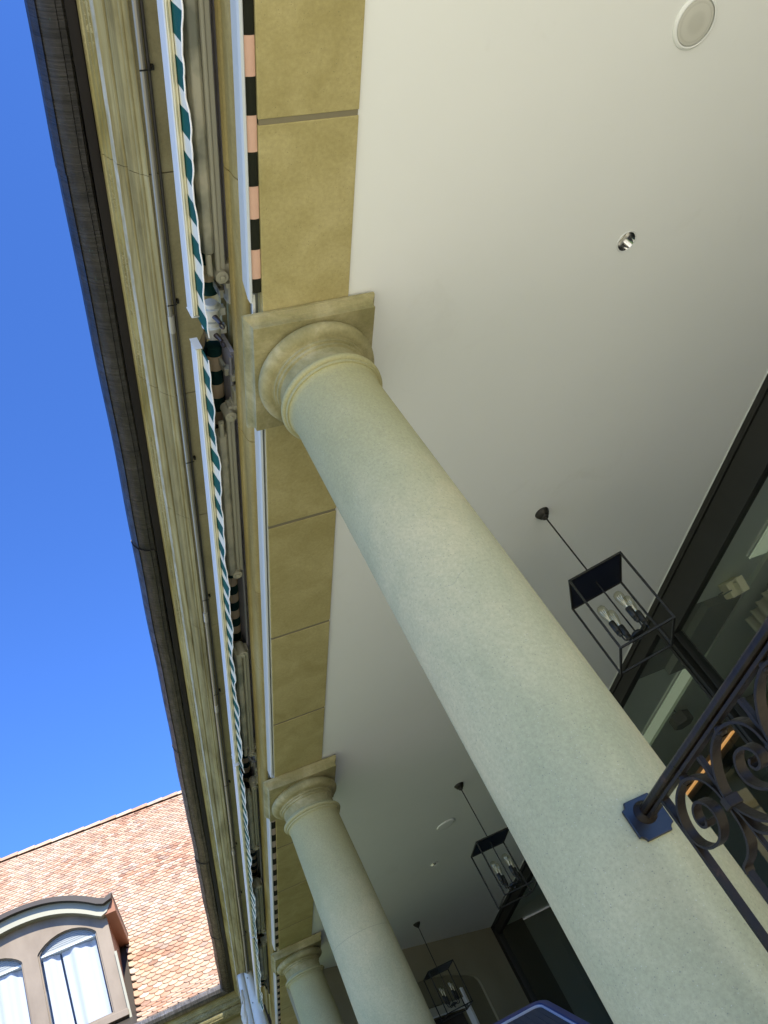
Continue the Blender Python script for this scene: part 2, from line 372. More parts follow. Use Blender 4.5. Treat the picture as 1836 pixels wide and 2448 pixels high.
cm.build('cornice_moulding', M_CORN, B); fl.build('weathered_fillet', M_FILLET, B, bevel=.002); lm.build('limewashed_fillet', M_LIME, B)
# gutter
G1 = [(.138, 4.026), (.126, 4.012), (.103, 4.017), (.099, 4.012), (.076, 4.019), (.054, 4.034), (.031, 4.056), (.027, 4.052), (.004, 4.096), (.001, 4.13), (.0, 4.150), (.004, 4.158), (.012, 4.150), (.012, 4.12), (.038, 4.075), (.060, 4.050), (.098, 4.034), (.130, 4.040)]
def wob(fn):   # the long sheet is slightly dented
    def f(u, v, t):
        p = fn(u, v, t); return (p[0] + .003 * math.sin(t * 2.1) + .002 * math.sin(t * 5.3 + 1), p[1], p[2] + .003 * math.sin(t * 3.1 + u * 9))
    return f
gs = [Y0, -.4, 1.9, 4.55, 7.4, 10.0, 12.6]
gm = MB()
for i, (a, b) in enumerate(zip(gs, gs[1:] + [None])):
    d = .003 * (i % 2)
    gm.sweep([(u - d, v - d) for u, v in G1], a - .02, b if b else far_a, wob(along), smooth=True, segs=16)
gutter = gm.build('gutter', M_COP, B, sharp=18)
for j in gs[1:]: MB().sweep([(u - .006, v - .004) for u, v in G1[:11]] + [(u + .004, v) for u, v in G1[11:]], j - .022, j - .006, along, smooth=True).build('seam', M_COP, gutter, sharp=50)
fs_ = MB()
for i, (a, b) in enumerate(zip(gs, gs[1:] + [None])):
    fs_.sweep([(.188 - .004 * (i % 2), 4.034), (.140, 4.026), (.138, 4.06), (.188, 4.07)], a, b if b else far_a, along)
fs_.build('gutter_fascia', M_COPDARK, B)
# roof slab over everything
MB().add([(.47, Y0, 4.16), (.47, 15.2, 4.16), (7.0, 21.5, 9.2), (7.0, Y0, 9.2), (12, Y0, 9.2), (12, 21.5, 9.2), (.47, Y0, 4.08), (.47, 15.2, 4.08), (7, Y0, 4.08), (12, Y0, 4.08), (12, 21.5, 4.08), (7, 21.5, 4.08)],
         [(0, 1, 2, 3), (3, 2, 5, 4), (6, 8, 3, 0), (8, 9, 4, 3), (9, 10, 5, 4), (6, 7, 1, 0), (6, 8, 11, 7), (8, 9, 10, 11)]).build('roof', M_COPDARK, B)
MB().box(.52, 1.3, 9.5, 15.2, 4.075, 4.10).build('roof_boarding', M_COPDARK, B)

# ceiling with round openings
ZC = 3.012
bm = bmesh.new()
loops = []
outer = [bm.verts.new(p) for p in ((1.42, Y0, ZC), (4.575, Y0, ZC), (4.575, 14.36, ZC), (1.42, 12.10, ZC))]
e = [bm.edges.new((outer[i], outer[(i + 1) % 4])) for i in range(4)]
HOLES = [(2.962, 2.088), (2.97, 6.10), (2.97, 10.12)]
for hx, hy in HOLES:
    vs = [bm.verts.new((hx + .052 * math.cos(2 * math.pi * k / 32), hy + .052 * math.sin(2 * math.pi * k / 32), ZC)) for k in range(32)]
    e += [bm.edges.new((vs[i], vs[(i + 1) % 32])) for i in range(32)]
bmesh.ops.triangle_fill(bm, use_beauty=True, edges=e)
me = bpy.data.meshes.new('ceiling'); bm.to_mesh(me); bm.free(); me.materials.append(M_CEIL)
ceil = bpy.data.objects.new('ceiling', me); COL.objects.link(ceil); ceil.parent = B
me.transform(Matrix.Translation(-B.location))
MB().box(1.42, 4.6, Y0, 15.0, 3.3, 3.4).build('floor_above', M_DARK, B)

# window wall: frames in front, dark header, glass, mullions
XW = 4.57
fr = MB().box(XW, XW + .09, Y0, 14.30, 2.955, ZC - .002)
fr.build('window_head_frame', M_FRAME, B, bevel=.004)
MB().box(XW + .012, XW + .10, Y0, 6.0, 2.69, 2.948).build('window_header_panel', M_FRAME, B, bevel=.003)
MB().box(XW + .012, XW + .10, 6.02, 14.28, 2.83, 2.948).build('window_header_panel', M_FRAME, B, bevel=.003)
MB().box(XW - .004, XW + .004, Y0, 14.30, ZC - .010, ZC - .0015).build('pale_edge_bead', M_WHITED, B)
def window(y0, y1, top, nm='window'):
    f = MB().box(XW + .005, XW + .11, y0 - .09, y0, -.4, top - .001).box(XW + .005, XW + .11, y1, y1 + .004, -.4, top - .001)
    f.box(XW + .02, XW + .10, y0, y1, -.4, -.25)
    o = f.build(nm, M_FRAME, B, bevel=.003)
    MB().box(XW - .006, XW + .004, y0 - .052, y0 - .042, -.4, top + .05).build('frame_bead', M_BRONZE, o)
    MB().add([(XW + .05, y0 + .002, -.25), (XW + .05, y1 - .002, -.25), (XW + .05, y1 - .002, top - .002), (XW + .05, y0 + .002, top - .002)], [(0, 1, 2, 3)]).build('pane', M_GLASS, o)
for y0, y1, tp in ((Y0 + .1, 1.9, 2.69), (2.08, 5.90, 2.69), (6.08, 9.9, 2.83), (10.08, 14.18, 2.83)): window(y0, y1, tp)
MB().box(XW + .005, XW + .5, 14.186, 14.45, -.4, 3.05).build('end_jamb', M_FRAME, B)
# slanted end wall with a niche, doorway and transom
EW = Vector((4.6, 14.35, 0)); EU = Vector((-.819, -.573, 0)).normalized(); EN = Vector((EU.y, -EU.x, 0))
if EN.y > 0: EN = -EN
def epoly(pts, d0, d1, mb=None):
    mb = mb or MB(); n = len(pts)
    vs = [EW + EU * s + EN * d + Vector((0, 0, z)) for d in (d0, d1) for s, z in pts]
    fs = [tuple(range(n)), tuple(range(2 * n - 1, n - 1, -1))] + [(i, (i + 1) % n, (i + 1) % n + n, i + n) for i in range(n)]
    return mb.add(vs, fs)
S0, S1 = .85, 3.0
top = [(S0, 2.26), (S0 + .01, 2.34), (S0 + .06, 2.40), (S0 + .2, 2.445), (1.25, 2.49), (1.6, 2.54), (1.92, 2.555), (2.25, 2.54), (2.6, 2.49), (2.8, 2.42), (3.0, 2.26)]
ew = MB(); epoly([(0, -.4), (0, 3.1), (S0, 3.1), (S0, -.4)], 0, -.25, ew); epoly([(S1, -.4), (S1, 3.1), (4.1, 3.1), (4.1, -.4)], 0, -.25, ew)
for (a, za), (b, zb) in zip(top[:-1], top[1:]):
    epoly([(a, za), (a, 3.1), (b, 3.1), (b, zb)], 0, -.25, ew)
ew.build('end_wall', M_ENDW, B)
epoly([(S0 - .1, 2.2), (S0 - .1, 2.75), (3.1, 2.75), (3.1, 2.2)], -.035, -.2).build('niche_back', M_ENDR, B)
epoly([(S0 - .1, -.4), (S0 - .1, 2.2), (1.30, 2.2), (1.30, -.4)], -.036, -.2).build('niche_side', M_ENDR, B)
dr = epoly([(1.33, -.4), (1.33, 2.06), (2.7, 2.06), (2.7, -.4)], -.15, -.19).build('door', M_DARKB, B)
epoly([(1.38, 2.075), (1.38, 2.185), (2.65, 2.185), (2.65, 2.075)], -.028, -.06).build('transom_panel', M_ARM2, dr)
epoly([(1.36, 2.058), (1.36, 2.072), (2.68, 2.072), (2.68, 2.058)], -.02, -.05).build('transom_bar', M_WHITED, dr)
epoly([(1.27, -.4), (1.27, 2.31), (1.31, 2.32), (1.31, -.4)], -.005, -.10).build('door_post', M_WHITE, dr)
epoly([(1.31, 2.05), (1.31, 2.09), (1.36, 2.09), (1.36, 2.05)], -.01, -.08).build('door_hinge', M_DARK, dr)

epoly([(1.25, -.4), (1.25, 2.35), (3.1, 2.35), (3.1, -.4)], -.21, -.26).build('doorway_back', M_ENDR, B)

# interior behind the glass
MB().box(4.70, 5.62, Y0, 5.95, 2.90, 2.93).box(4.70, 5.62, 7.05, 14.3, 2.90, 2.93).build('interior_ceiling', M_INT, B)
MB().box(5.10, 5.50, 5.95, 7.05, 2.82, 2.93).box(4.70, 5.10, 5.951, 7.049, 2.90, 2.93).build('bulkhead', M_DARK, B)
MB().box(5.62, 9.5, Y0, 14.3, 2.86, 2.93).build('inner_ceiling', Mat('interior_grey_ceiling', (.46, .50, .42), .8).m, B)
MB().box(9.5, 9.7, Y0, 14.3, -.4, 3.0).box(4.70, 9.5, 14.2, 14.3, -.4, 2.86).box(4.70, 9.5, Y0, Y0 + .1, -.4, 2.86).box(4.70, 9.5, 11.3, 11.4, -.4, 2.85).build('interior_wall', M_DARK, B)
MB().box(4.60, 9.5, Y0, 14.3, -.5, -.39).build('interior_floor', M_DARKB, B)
M_STRIP = emit('lit_ceiling_strip', (.52, .62, .42), .17)
lab = 'pale green glowing ceiling strip seen through the glass '
for nm, a, b, tail in ((0, Y0 + .5, 5.46, 'above the cream wall speaker'), (1, 7.06, 9.3, 'beyond the dark window post')):
    t = thing('ceiling_light', lab + tail, 'ceiling light', (5.5, (a + b) / 2, 2.89), group='glowing strips on the interior ceiling')
    MB().box(5.40, 5.60, a, b, 2.880, 2.898).build('diffuser', M_STRIP, t)
    MB().box(5.345, 5.37, a, b - .05, 2.875, 2.898).build('trim', M_WHITED, t)
t = thing('cove_light', 'warm orange light strip glowing on a dark ledge behind the scroll railing', 'light strip', (6.6, 9.5, 2.5))
MB().box(6.58, 6.62, 8.82, 10.55, 2.578, 2.602).build('diffuser', emit('orange_led', (1, .46, .12), .34), t)
MB().box(6.62, 7.0, 8.5, 10.8, 2.50, 2.80).box(6.5, 7.0, 8.5, 10.8, 2.62, 2.66).build('ledge', M_DARKB, t)
t = thing('hanging_lamp', 'dark six-sided lamp hanging behind the glass above the railing', 'lamp', (5.63, 8.12, 2.70))
MB().lathe([(.001, 2.80), (.10, 2.80), (.125, 2.785), (.125, 2.675), (.115, 2.665), (.001, 2.665)], (0, 0, 0), 6, M=Matrix.Translation((5.63, 8.12, 0)) @ Matrix.Rotation(R(24), 4, 'Z'), smooth=False).build('shade', M_DARKB, t)
MB().tube([(5.63, 8.12, 2.81), (5.63, 8.12, 2.90)], .008).build('rod', M_BRONZE, t)
# curtain
t = MB(); vs = []; n = 60
cy0, cy1 = 5.45, 6.42
for i in range(n + 1):
    u = i / n; y = cy0 + (cy1 - cy0) * u
    x = 5.76 + .035 * math.sin(u * 44) + .012 * math.sin(u * 97 + 1)
    tz = 2.80 - .03 * abs(math.sin(u * 22))
    vs += [(x, y, tz), (x + .004, y, 1.0)]
t.add(vs, [(2 * i, 2 * i + 1, 2 * i + 3, 2 * i + 2) for i in range(n)], True)
o = t.build('curtain', Mat('beige_curtain', (.42, .40, .28), .9).m, None, label='beige pleated curtain hanging behind the glass beside the cream wall speaker', category='curtain')
o.modifiers.new('solid', 'SOLIDIFY').thickness = .004
# cream wall speaker on a bracket
t = thing('wall_speaker', 'cream ribbed loudspeaker on a bracket behind the window, dark cable loop at its side', 'speaker', (5.3, 5.72, 2.78))
Mx = Matrix.Translation((5.26, 5.70, 2.80)) @ Matrix.Rotation(R(-18), 4, 'Z') @ Matrix.Rotation(R(30), 4, 'X')
MB().box(-.085, .085, -.09, .09, -.07, .07, Mx).build('housing', M_CREAMP, t, bevel=.012)
g = MB()
for k in range(5): g.box(-.078, .078, .015 + k * .016, .024 + k * .016, -.078, -.071, Mx)
g.build('grille_rib', M_CREAMP, t, bevel=.002)
MB().lathe([(.001, -.074), (.018, -.076), (.022, -.072), (.022, -.07)], (0, 0, 0), 20, M=Mx @ Matrix.Translation((0, -.03, 0))).build('knob', M_CREAMP, t)
MB().box(-.03, .03, -.19, -.07, -.01, .05, Mx).box(-.035, .035, -.21, -.18, -.05, .09, Mx).build('bracket', M_CREAMP, t, bevel=.006)
MB().tube(catmull([Mx @ Vector(p) for p in ((-.07, -.10, 0), (-.12, -.10, 0), (-.155, -.04, -.01), (-.15, .02, 0), (-.085, .05, 0))]), .006).build('cable', M_DARK, t)

# ------------------------------------------------------------------ columns
col_group = 'sandstone columns of the arcade'
ZF = -.4
def make_column(loc, label):
    t = thing('column', label, 'column', loc, col_group)
    L = Vector(loc)
    def lth(prof, n=96): return MB().lathe([(r, z) for r, z in prof], (L.x, L.y, 0), n)
    sh = []
    for i in range(25):
        z = -.22 + i * (2.62 + .22) / 24
        u = (z + .22) / 2.84
        r = .262 - .054 * (u ** 1.25)
        sh.append((r, z))
    sh += [(.2085, 2.645), (.2115, 2.660), (.2175, 2.670)]
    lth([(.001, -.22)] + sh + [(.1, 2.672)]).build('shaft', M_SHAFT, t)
    a = [(.205, 2.668), (.224, 2.669), (.2255, 2.682)]
    for k in range(9):
        an = -math.pi / 2 + math.pi * k / 8; a.append((.2235 + .0165 * math.cos(an), 2.700 + .0165 * math.sin(an)))
    a += [(.216, 2.719), (.2075, 2.724), (.205, 2.735)]
    lth(a).build('astragal', M_SHAFT, t)
    e = [(.205, 2.732), (.205, 2.79), (.207, 2.802), (.2165, 2.806), (.2165, 2.820), (.226, 2.823), (.226, 2.836), (.233, 2.838)]
    for k in range(11):
        an = -math.pi / 2 + (math.pi * .62) * k / 10
        e.append((.233 + .046 * math.cos(an) , 2.880 + .040 * math.sin(an)))
    e.append((.25, 2.922))
    lth(e).build('echinus', M_CAP, t, sharp=30)
    # abacus with cyma moulding
    ab = [(.283, 2.918), (.283, 2.938), (.2835, 2.943), (.288, 2.955), (.297, 2.966), (.3035, 2.974), (.305, 2.980), (.3075, 2.981), (.3075, 2.998)]
    mb = MB(); vs = []
    for r, z in ab: vs += [(L.x - r, L.y - r, z), (L.x + r, L.y - r, z), (L.x + r, L.y + r, z), (L.x - r, L.y + r, z)]
    fs = [(0, 1, 2, 3), tuple(len(vs) - 4 + k for k in (3, 2, 1, 0))]
    for i in range(len(ab) - 1):
        for k in range(4): fs.append((i * 4 + k, i * 4 + (k + 1) % 4, (i + 1) * 4 + (k + 1) % 4, (i + 1) * 4 + k))
    mb.add(vs, fs).build('abacus', M_CAP, t, bevel=.004)
    lth([(.001, -.4), (.33, -.4), (.33, -.32), (.345, -.30), (.345, -.27), (.33, -.25), (.285, -.24), (.28, -.218), (.001, -.218)]).build('base', M_SHAFT, t)
    return t
c1 = make_column((1.232, 2.401, ZF), 'nearest grey-green stone column, with the black railing plate bolted to it')
c2 = copy_tree(c1); c2['label'] = 'second stone column, standing between the first and second hanging lanterns'
c3 = copy_tree(c1); c3['label'] = 'farthest visible stone column, only its capital and neck showing at the bottom'
c0 = copy_tree(c1); c0['label'] = 'stone column behind the camera holding the other end of the railing'
c4 = copy_tree(c1); c4['label'] = 'last stone column against the far wing, hidden behind the third one'
def lean(o, x, y, amt, d):
    # the shafts lean out of plumb by a few millimetres per metre about the capital
    h = 2.7 + .4
    o.location = (x + d[0] * amt * h, y + d[1] * amt * h, ZF)
    ax = Vector((-d[1], d[0], 0))
    o.rotation_mode = 'QUATERNION'; o.rotation_quaternion = Matrix.Rotation(-amt, 3, ax).to_quaternion()
lean(c1, 1.232, 2.401, .0065, (-.89, .456))
lean(c2, 1.227, 6.678, .0085, (-.98, .18))
lean(c3, 1.225, 10.93, .003, (-.98, .18))
for o in (c0, c4):
    for ch in list(o.children): bpy.data.objects.remove(ch)
    bpy.data.objects.remove(o)

# ------------------------------------------------------------------ conduit along the cornice soffit
t = thing('conduit', 'grey twin cable conduit clipped along the stone cornice under the gutter', 'conduit', (.79, 6, 3.72))
MB().tube([(.782 + .003 * math.sin(y * 1.7), y, 3.722) for y in [Y0 + .45 * i for i in range(40)]], .013, 10).build('pipe', Mat('grey_conduit', (.30, .28, .22), .35, .3).m, t)
MB().tube([(.810 + .002 * math.sin(y * 1.1), y, 3.735) for y in [Y0 + .45 * i for i in range(40)]], .007, 8).build('cable', Mat('dark_cable', (.05, .045, .04), .5).m, t)
for y in (-.9, .3, 1.35, 2.455, 3.527, 4.846, 6.08, 7.675, 9.1, 10.5, 11.9):
    MB().box(.768, .818, y - .0035, y + .0035, 3.7075, 3.711).box(.822, .834, y - .010, y + .010, 3.728, 3.7495).build('clip', M_BRONZE, t, bevel=.002)
M_CPL = Mat('grey_coupling', (.42, .40, .33), .4, .2).m
for y in (2.52, 5.0, 6.25, 9.2): MB().tube([(.782, y, 3.722), (.782, y + .10, 3.722)], .017, 12).build('coupling', M_CPL, t)

# ------------------------------------------------------------------ awnings
def awning(y0, y1, label, seed, roll0=None, roll1=None, first=False, last=False):
    rnd = random.Random(seed)
    roll0 = y0 + .17 if roll0 is None else roll0; roll1 = y1 - .0 if roll1 is None else roll1
    t = thing('awning', label, 'awning', (.9, (y0 + y1) / 2, 3.3), 'striped folding-arm awnings along the arcade')
    fn = lambda u, v, s_: (u, s_, v)
    fb = MB().sweep([(.790, 3.385), (.790, 3.305), (.793, 3.298), (.7965, 3.298), (.7965, 3.385)], y0, y1, fn)
    fb.build('front_bar', M_WHITE, t, bevel=.001)
    fb = MB().sweep([(.7970, 3.38), (.7970, 3.300), (.800, 3.294), (.806, 3.296), (.8075, 3.303), (.811, 3.296), (.817, 3.297), (.818, 3.38)], y0 + .004, y1 - .004, fn)
    fb.build('cream_track', M_CREAMP, t, bevel=.001)
    MB().box(.786, .822, y1, y1 + .004, 3.295, 3.385).build('end_cap', M_WHITE, t)
    MB().box(.786, .822, y0 - .004, y0, 3.295, 3.385).build('end_cap', M_WHITE, t)
    # fluttering valance
    L = y1 - y0; n = int(L * 60); ph = [rnd.random() * 6 for _ in range(6)]; rows = 7; vs = []; bot = []
    def X(y, k):
        a = .001 + .0075 * (1 + math.sin(y * 5.2 + ph[0])) * (.6 + .4 * math.sin(y * 1.3 + ph[1])) + .005 * math.sin(y * 13 + ph[2]) + .0025 * math.sin(y * 31 + ph[3])
        return .8195 + a * k
    def Z(y):
        f = ((y + 100 - .03) / .0875) % 1.0
        return 3.196 - .009 * math.sin(f * math.pi) + .012 * math.sin(y * 3.1 + ph[4]) + .006 * math.sin(y * 11 + ph[5])
    for i in range(n + 1):
        y = y0 + .005 + (L - .01 + .03) * i / n
        for r in range(rows):
            k = r / (rows - 1); z = 3.33 + (Z(y) - 3.33) * k
            vs.append((X(y, k ** 1.2), y + .03 * k * math.sin(y * 6 + ph[0]), z))
        bot.append(vs[-1])
    va = MB().add(vs, [(i * rows + r, i * rows + r + 1, (i + 1) * rows + r + 1, (i + 1) * rows + r) for i in range(n) for r in range(rows - 1)], True)
    vo_ = va.build('valance', M_VAL, t, sharp=80); vo_.location = (0, 0, 0)
    MB().tube(bot, .0035, 6).build('piping', M_PIPING, vo_)
    # fabric roll
    sg = 40; pts = [(.930, roll0 + (roll1 - roll0) * i / sg, 3.50 + .002 * math.sin(i)) for i in range(sg + 1)]
    rl = MB().tube(pts, [.039 + .0012 * math.sin(i * 1.9) for i in range(sg + 1)], 28).build('fabric_roll', M_ROLL_SHADED, t)
    # fabric run from the roll to the front bar
    cl = MB(); vs = []
    for i in range(n // 3 + 1):
        y = y0 + .02 + (L - .04) * i / (n // 3)
        for k in range(5):
            u = k / 4; vs.append((.822 + (.905 - .822) * u, y, 3.37 + .16 * u - .012 * math.sin(u * math.pi)))
    cl.add(vs, [(i * 5 + k, i * 5 + k + 1, i * 5 + k + 6, i * 5 + k + 5) for i in range(n // 3) for k in range(4)], True)
    cl.build('fabric', M_ROLL_SHADED, t)
    # torsion bar and back plate
    MB().box(.972, .992, y0 + .1, y1 - .05, 3.36, 3.56).build('back_plate', Mat('lilac_grey_plate', (.42, .42, .50), .5).m, t)
    MB().tube([(.962, y0 + .1, 3.325), (.962, y1 - .1, 3.325)], .0095, 10).build('torsion_bar', M_ROD, t)
    # folding arms
    def arm(ys, ye):
        s_ = 1 if ye > ys else -1
        fa = MB().sweep([(.850, 3.335), (.850, 3.285), (.860, 3.262), (.866, 3.258), (.892, 3.258), (.905, 3.270), (.905, 3.335)], min(ys + s_ * .12, ye), max(ys + s_ * .12, ye), fn)
        ar = fa.build('folding_arm', M_ARM, t, bevel=.004)
        MB().sweep([(.908, 3.34), (.908, 3.280), (.914, 3.270), (.926, 3.270), (.929, 3.276), (.950, 3.277), (.953, 3.29), (.953, 3.34)], min(ys, ye - s_ * .0), max(ys, ye), fn).build('upper_arm', M_ARM2, ar, bevel=.004)
        MB().tube([(.905, ye, 3.248), (.905, ye, 3.345)], .030, 20).tube([(.905, ye, 3.240), (.905, ye, 3.25)], .014, 12).build('elbow', M_ARM2, ar, bevel=.002)
        MB().tube([(.928, ys, 3.255), (.928, ys, 3.35)], .030, 20).tube([(.928, ys, 3.246), (.928, ys, 3.256)], .013, 12).box(.925, .985, ys - .045 * 1, ys + .045, 3.285, 3.345).build('shoulder', M_ARM2, ar, bevel=.003)
        MB().box(.955, .992, ys - s_ * .10 - .05, ys - s_ * .10 + .05, 3.27, 3.33).box(.945, .990, ys - s_ * .05 - .012, ys - s_ * .05 + .012, 3.262, 3.34).build('bracket', M_ARM2, ar, bevel=.003)
        MB().tube([(.875, ys + s_ * .12, 3.266), (.875, ys + s_ * .02, 3.262), (.872, ys + s_ * .03, 3.262)], .014, 12).build('wrist', M_ARM2, ar)
    if L > 3.5:
        if not first: arm(y0 + .42, y0 + 1.66)
        else: arm(y0 + .3, y0 + 1.9)
        if first: arm(y1 - .20, y1 - 2.35)
        else: arm(y1 - .12, y1 - 1.55)
    else:
        arm(y0 + .30, y0 + 1.6)
    # wall mounts
    for yy in ((y0 + .22, y1 - .18) if not first else (y1 - .05,)):
        MB().box(.94, .995, yy - .02, yy + .02, 3.36, 3.40).box(.94, .958, yy - .02, yy + .02, 3.38, 3.52).box(.955, .995, yy - .015, yy + .015, 3.30, 3.36).build('wall_mount', M_ARM2, t, bevel=.003)
    return t
def winding_gear(t, y, sgn):
    y0_ = y
    g = MB().tube([(.930, y0_ - .06 * sgn, 3.50), (.930, y0_ - .035 * sgn, 3.50)], .034, 24).tube([(.930, y0_ - .04 * sgn, 3.50), (.930, y0_ - .030 * sgn, 3.50)], .050, 28).tube([(.930, y0_ - .03 * sgn, 3.50), (.930, y0_ + .03 * sgn, 3.50)], .040, 28)
    g.box(.93, 1.0, y0_ - .02, y0_ + .02, 3.49, 3.53)
    gg = g.build('winding_gear', M_WHITED, t, bevel=.002)
    e = MB().tube([(.935, y0_, 3.465), (.945, y0_ + .005, 3.435), (.950, y0_ + .01, 3.415)], [.013, .011, .010], 14)
    ring = [(.952 + .0 + .011 * math.cos(a), y0_ + .014 + .006 * math.sin(a), 3.392 + .022 * math.sin(a)) for a in [k * math.pi / 8 for k in range(17)]]
    ring = [(.950 + .009 * math.cos(a), y0_ + .012, 3.393 + .022 * math.sin(a)) for a in [k * math.pi / 8 for k in range(17)]]
    e.tube(ring, .0045, 8, caps=False)
    e.build('crank_eyelet', Mat('grey_brown_eyelet', (.10, .085, .08), .35, .4).m, gg)
aA = awning(-1.7, 2.262, 'nearest striped awning, running off the top of the picture', 3, roll0=-1.6, roll1=2.28, first=True)
winding_gear(aA, 2.395, 1)
aB = awning(2.44, 6.50, 'second striped awning, between the nearest column and the second one', 5, roll0=2.58, roll1=6.42)
winding_gear(aB, 2.50, 1)
aC = awning(6.55, 10.74, 'third striped awning, between the second column and the farthest one', 9)
aD = awning(10.80, 13.55, 'short last striped awning, behind the bent white cover sheet', 12)

# bent aluminium cover hanging at the end of the row
t = thing('awning_cover', 'dented white metal cover sheet hanging loose at the far end of the awnings', 'cover sheet', (.7, 13.6, 3.1))
def sheet(xa, xb, xa2, xb2, z0, z1, name, mat, dy=0, ragged=False):
    rnd = random.Random(4 + int(ragged)); mb = MB(); vs = []; n = 34; m_ = 8
    for i in range(n + 1):
        u = i / n; z = z0 + (z1 - z0) * u
        for k in range(m_ + 1):
            q = k / m_; A = xa + (xa2 - xa) * u; Bq = xb + (xb2 - xb) * u
            x = A + (Bq - A) * q
            if ragged and k < 3: x += .018 * math.sin(i * .9) + rnd.uniform(-.012, .012)
            vs.append((x, 13.6 + dy - .03 * math.sin(q * math.pi) + (.012 * math.sin(i * 1.7 + k) if ragged else 0), z))
    w_ = m_ + 1
    mb.add(vs, [(i * w_ + k, i * w_ + k + 1, (i + 1) * w_ + k + 1, (i + 1) * w_ + k) for i in range(n) for k in range(m_)], True)
    o = mb.build(name, mat, t, sharp=60); o.modifiers.new('s', 'SOLIDIFY').thickness = .006; return o
sheet(.640, .738, .31, .50, 3.765, 1.6, 'outer_profile', M_WHITE)
pr = sheet(.742, .850, .51, .80, 3.790, 1.6, 'inner_profile', M_WHITE, dy=-.02)
hm = MB()
for z in (3.66, 3.33, 2.9): hm.lathe([(.001, 0), (.009, 0), (.009, .006), (.001, .006)], (0, 0, 0), 12, M=Matrix.Translation((.745 + (3.79 - z) * -.105 + .03, 13.545, z)) @ Matrix.Rotation(R(90), 4, 'X'))
hm.build('rivet', M_DARK, pr)
sheet(.600, .662, .24, .36, 3.55, 1.6, 'torn_liner', Mat('cream_torn_liner', (.74, .68, .54), .8).m, dy=-.02, ragged=True)

# ------------------------------------------------------------------ drop blinds under the beam edge
def blind(y0, y1, label, mat, xbar, open_):
    t = thing('roller_blind', label, 'blind', (1.0, (y0 + y1) / 2, 3.05), 'drop blinds along the underside of the beam')
    fn = lambda u, v, s_: (u, s_, v)
    x0 = xbar
    MB().sweep([(x0, 3.082), (x0 + .001, 3.022), (x0 + .006, 3.008), (x0 + .016, 3.004), (x0 + .020, 3.010), (x0 + .020, 3.082)], y0, lambda u, v: y1 + (3.01 - v) * .9 * (1 if open_ else 0), fn, segs=1).build('bottom_bar', M_BAR, t, bevel=.0015)
    if open_:
        vs = []
        n = 40
        for i in range(n + 1):
            y = y0 + .02 + (y1 - .06 - y0) * i / n
            for k in range(7):
                u = k / 6; vs.append((x0 + .021 + (1.0215 - x0 - .021) * u, y, 3.014 - .005 * math.sin(u * 2.6)))
        MB().add(vs, [(i * 7 + k, i * 7 + k + 1, i * 7 + k + 8, i * 7 + k + 7) for i in range(n) for k in range(6)], True).build('fabric', mat, t)
    if not open_: MB().box(1.0185, 1.0224, y0, y1 + .06, 3.004, 3.06).build('guide_strip', M_WHITED, t)
    MB().box(.9925, 1.0224, y0 - .02, y1 + .10, 3.062, 3.075).build('casing', M_DARK, t)
    if open_:
        MB().box(.988, 1.000, y1 - .02, y1 + .09, 3.03, 3.045).build('end_bracket', M_WHITED, t, bevel=.001)
    return t
blind(-1.7, 2.045, 'nearest blind under the beam, its dark and pink stripes showing in wide blocks', M_BLIND, .9635, True)
blind(2.71, 6.38, 'closed blind between the first two columns, showing only a white bar', M_BLIND, .9905, False)
blind(6.98, 10.60, 'blind between the second and farthest columns, narrow dark and pale stripes', M_BLINDW, .9635, True)
blind(11.25, 14.4, 'last blind past the farthest column, a thin striped sliver', M_BLINDW, .9635, True)

# ------------------------------------------------------------------ ceiling fittings
def speaker(x, y, label, painted=False):
    t = thing('ceiling_speaker', label, 'speaker', (x, y, ZC), 'round speakers set in the ceiling')
    MB().lathe([(.094, -.010), (.100, -.011), (.108, -.006), (.110, -.0005)], (x, y, ZC), 64).build('rim', M_CEIL, t)
    m = Mat('speaker_grille', (.42, .41, .34), .8)
    v = m.coord(); vo = m.n('TexVoronoi'); vo.inputs['Scale'].default_value = 420; vo.inputs['Randomness'].default_value = 0; m.l(v, vo.inputs['Vector'])
    m.base(m.mix(m.ramp(vo.outputs['Distance'], [(.25, BW(.7)), (.38, BW(0))]), (.56, .56, .47), (.30, .30, .24)))
    MB().lathe([(.0005, -.012), (.03, -.0118), (.07, -.0105), (.090, -.008), (.0925, -.005)], (x, y, ZC), 64).build('grille', M_CEIL if painted else m.m, t)
speaker(2.962, 1.078, 'round perforated ceiling speaker near the top right corner')
speaker(2.962, 9.02, 'round ceiling speaker barely showing between the last two lanterns', True)
dl = thing('downlight', 'round chrome recessed downlight between the ceiling speaker and nearest lantern', 'downlight', (HOLES[0][0], HOLES[0][1], ZC), 'recessed chrome downlights')
x, y = HOLES[0]
MB().lathe([(.0515, .004), (.0515, -.002), (.057, -.004), (.060, -.0005)], (x, y, ZC), 48).build('trim_ring', M_WHITED, dl)
MB().lathe([(.0515, .0), (.048, .03), (.040, .065), (.030, .085)], (x, y, ZC), 48).build('reflector', M_CHROME, dl)
MB().lathe([(.0005, .060), (.030, .062), (.034, .075), (.034, .11)], (x, y, ZC), 32).build('lamp', Mat('frosted_lamp', (.85, .82, .72), .3).m, dl)
for i, (hx, hy) in enumerate(HOLES[1:]):
    d2 = copy_tree(dl); d2.location = (hx, hy, ZC)
    d2['label'] = ['chrome recessed downlight hidden in part behind the nearest column', 'small bright recessed downlight between the second and third lanterns'][i]

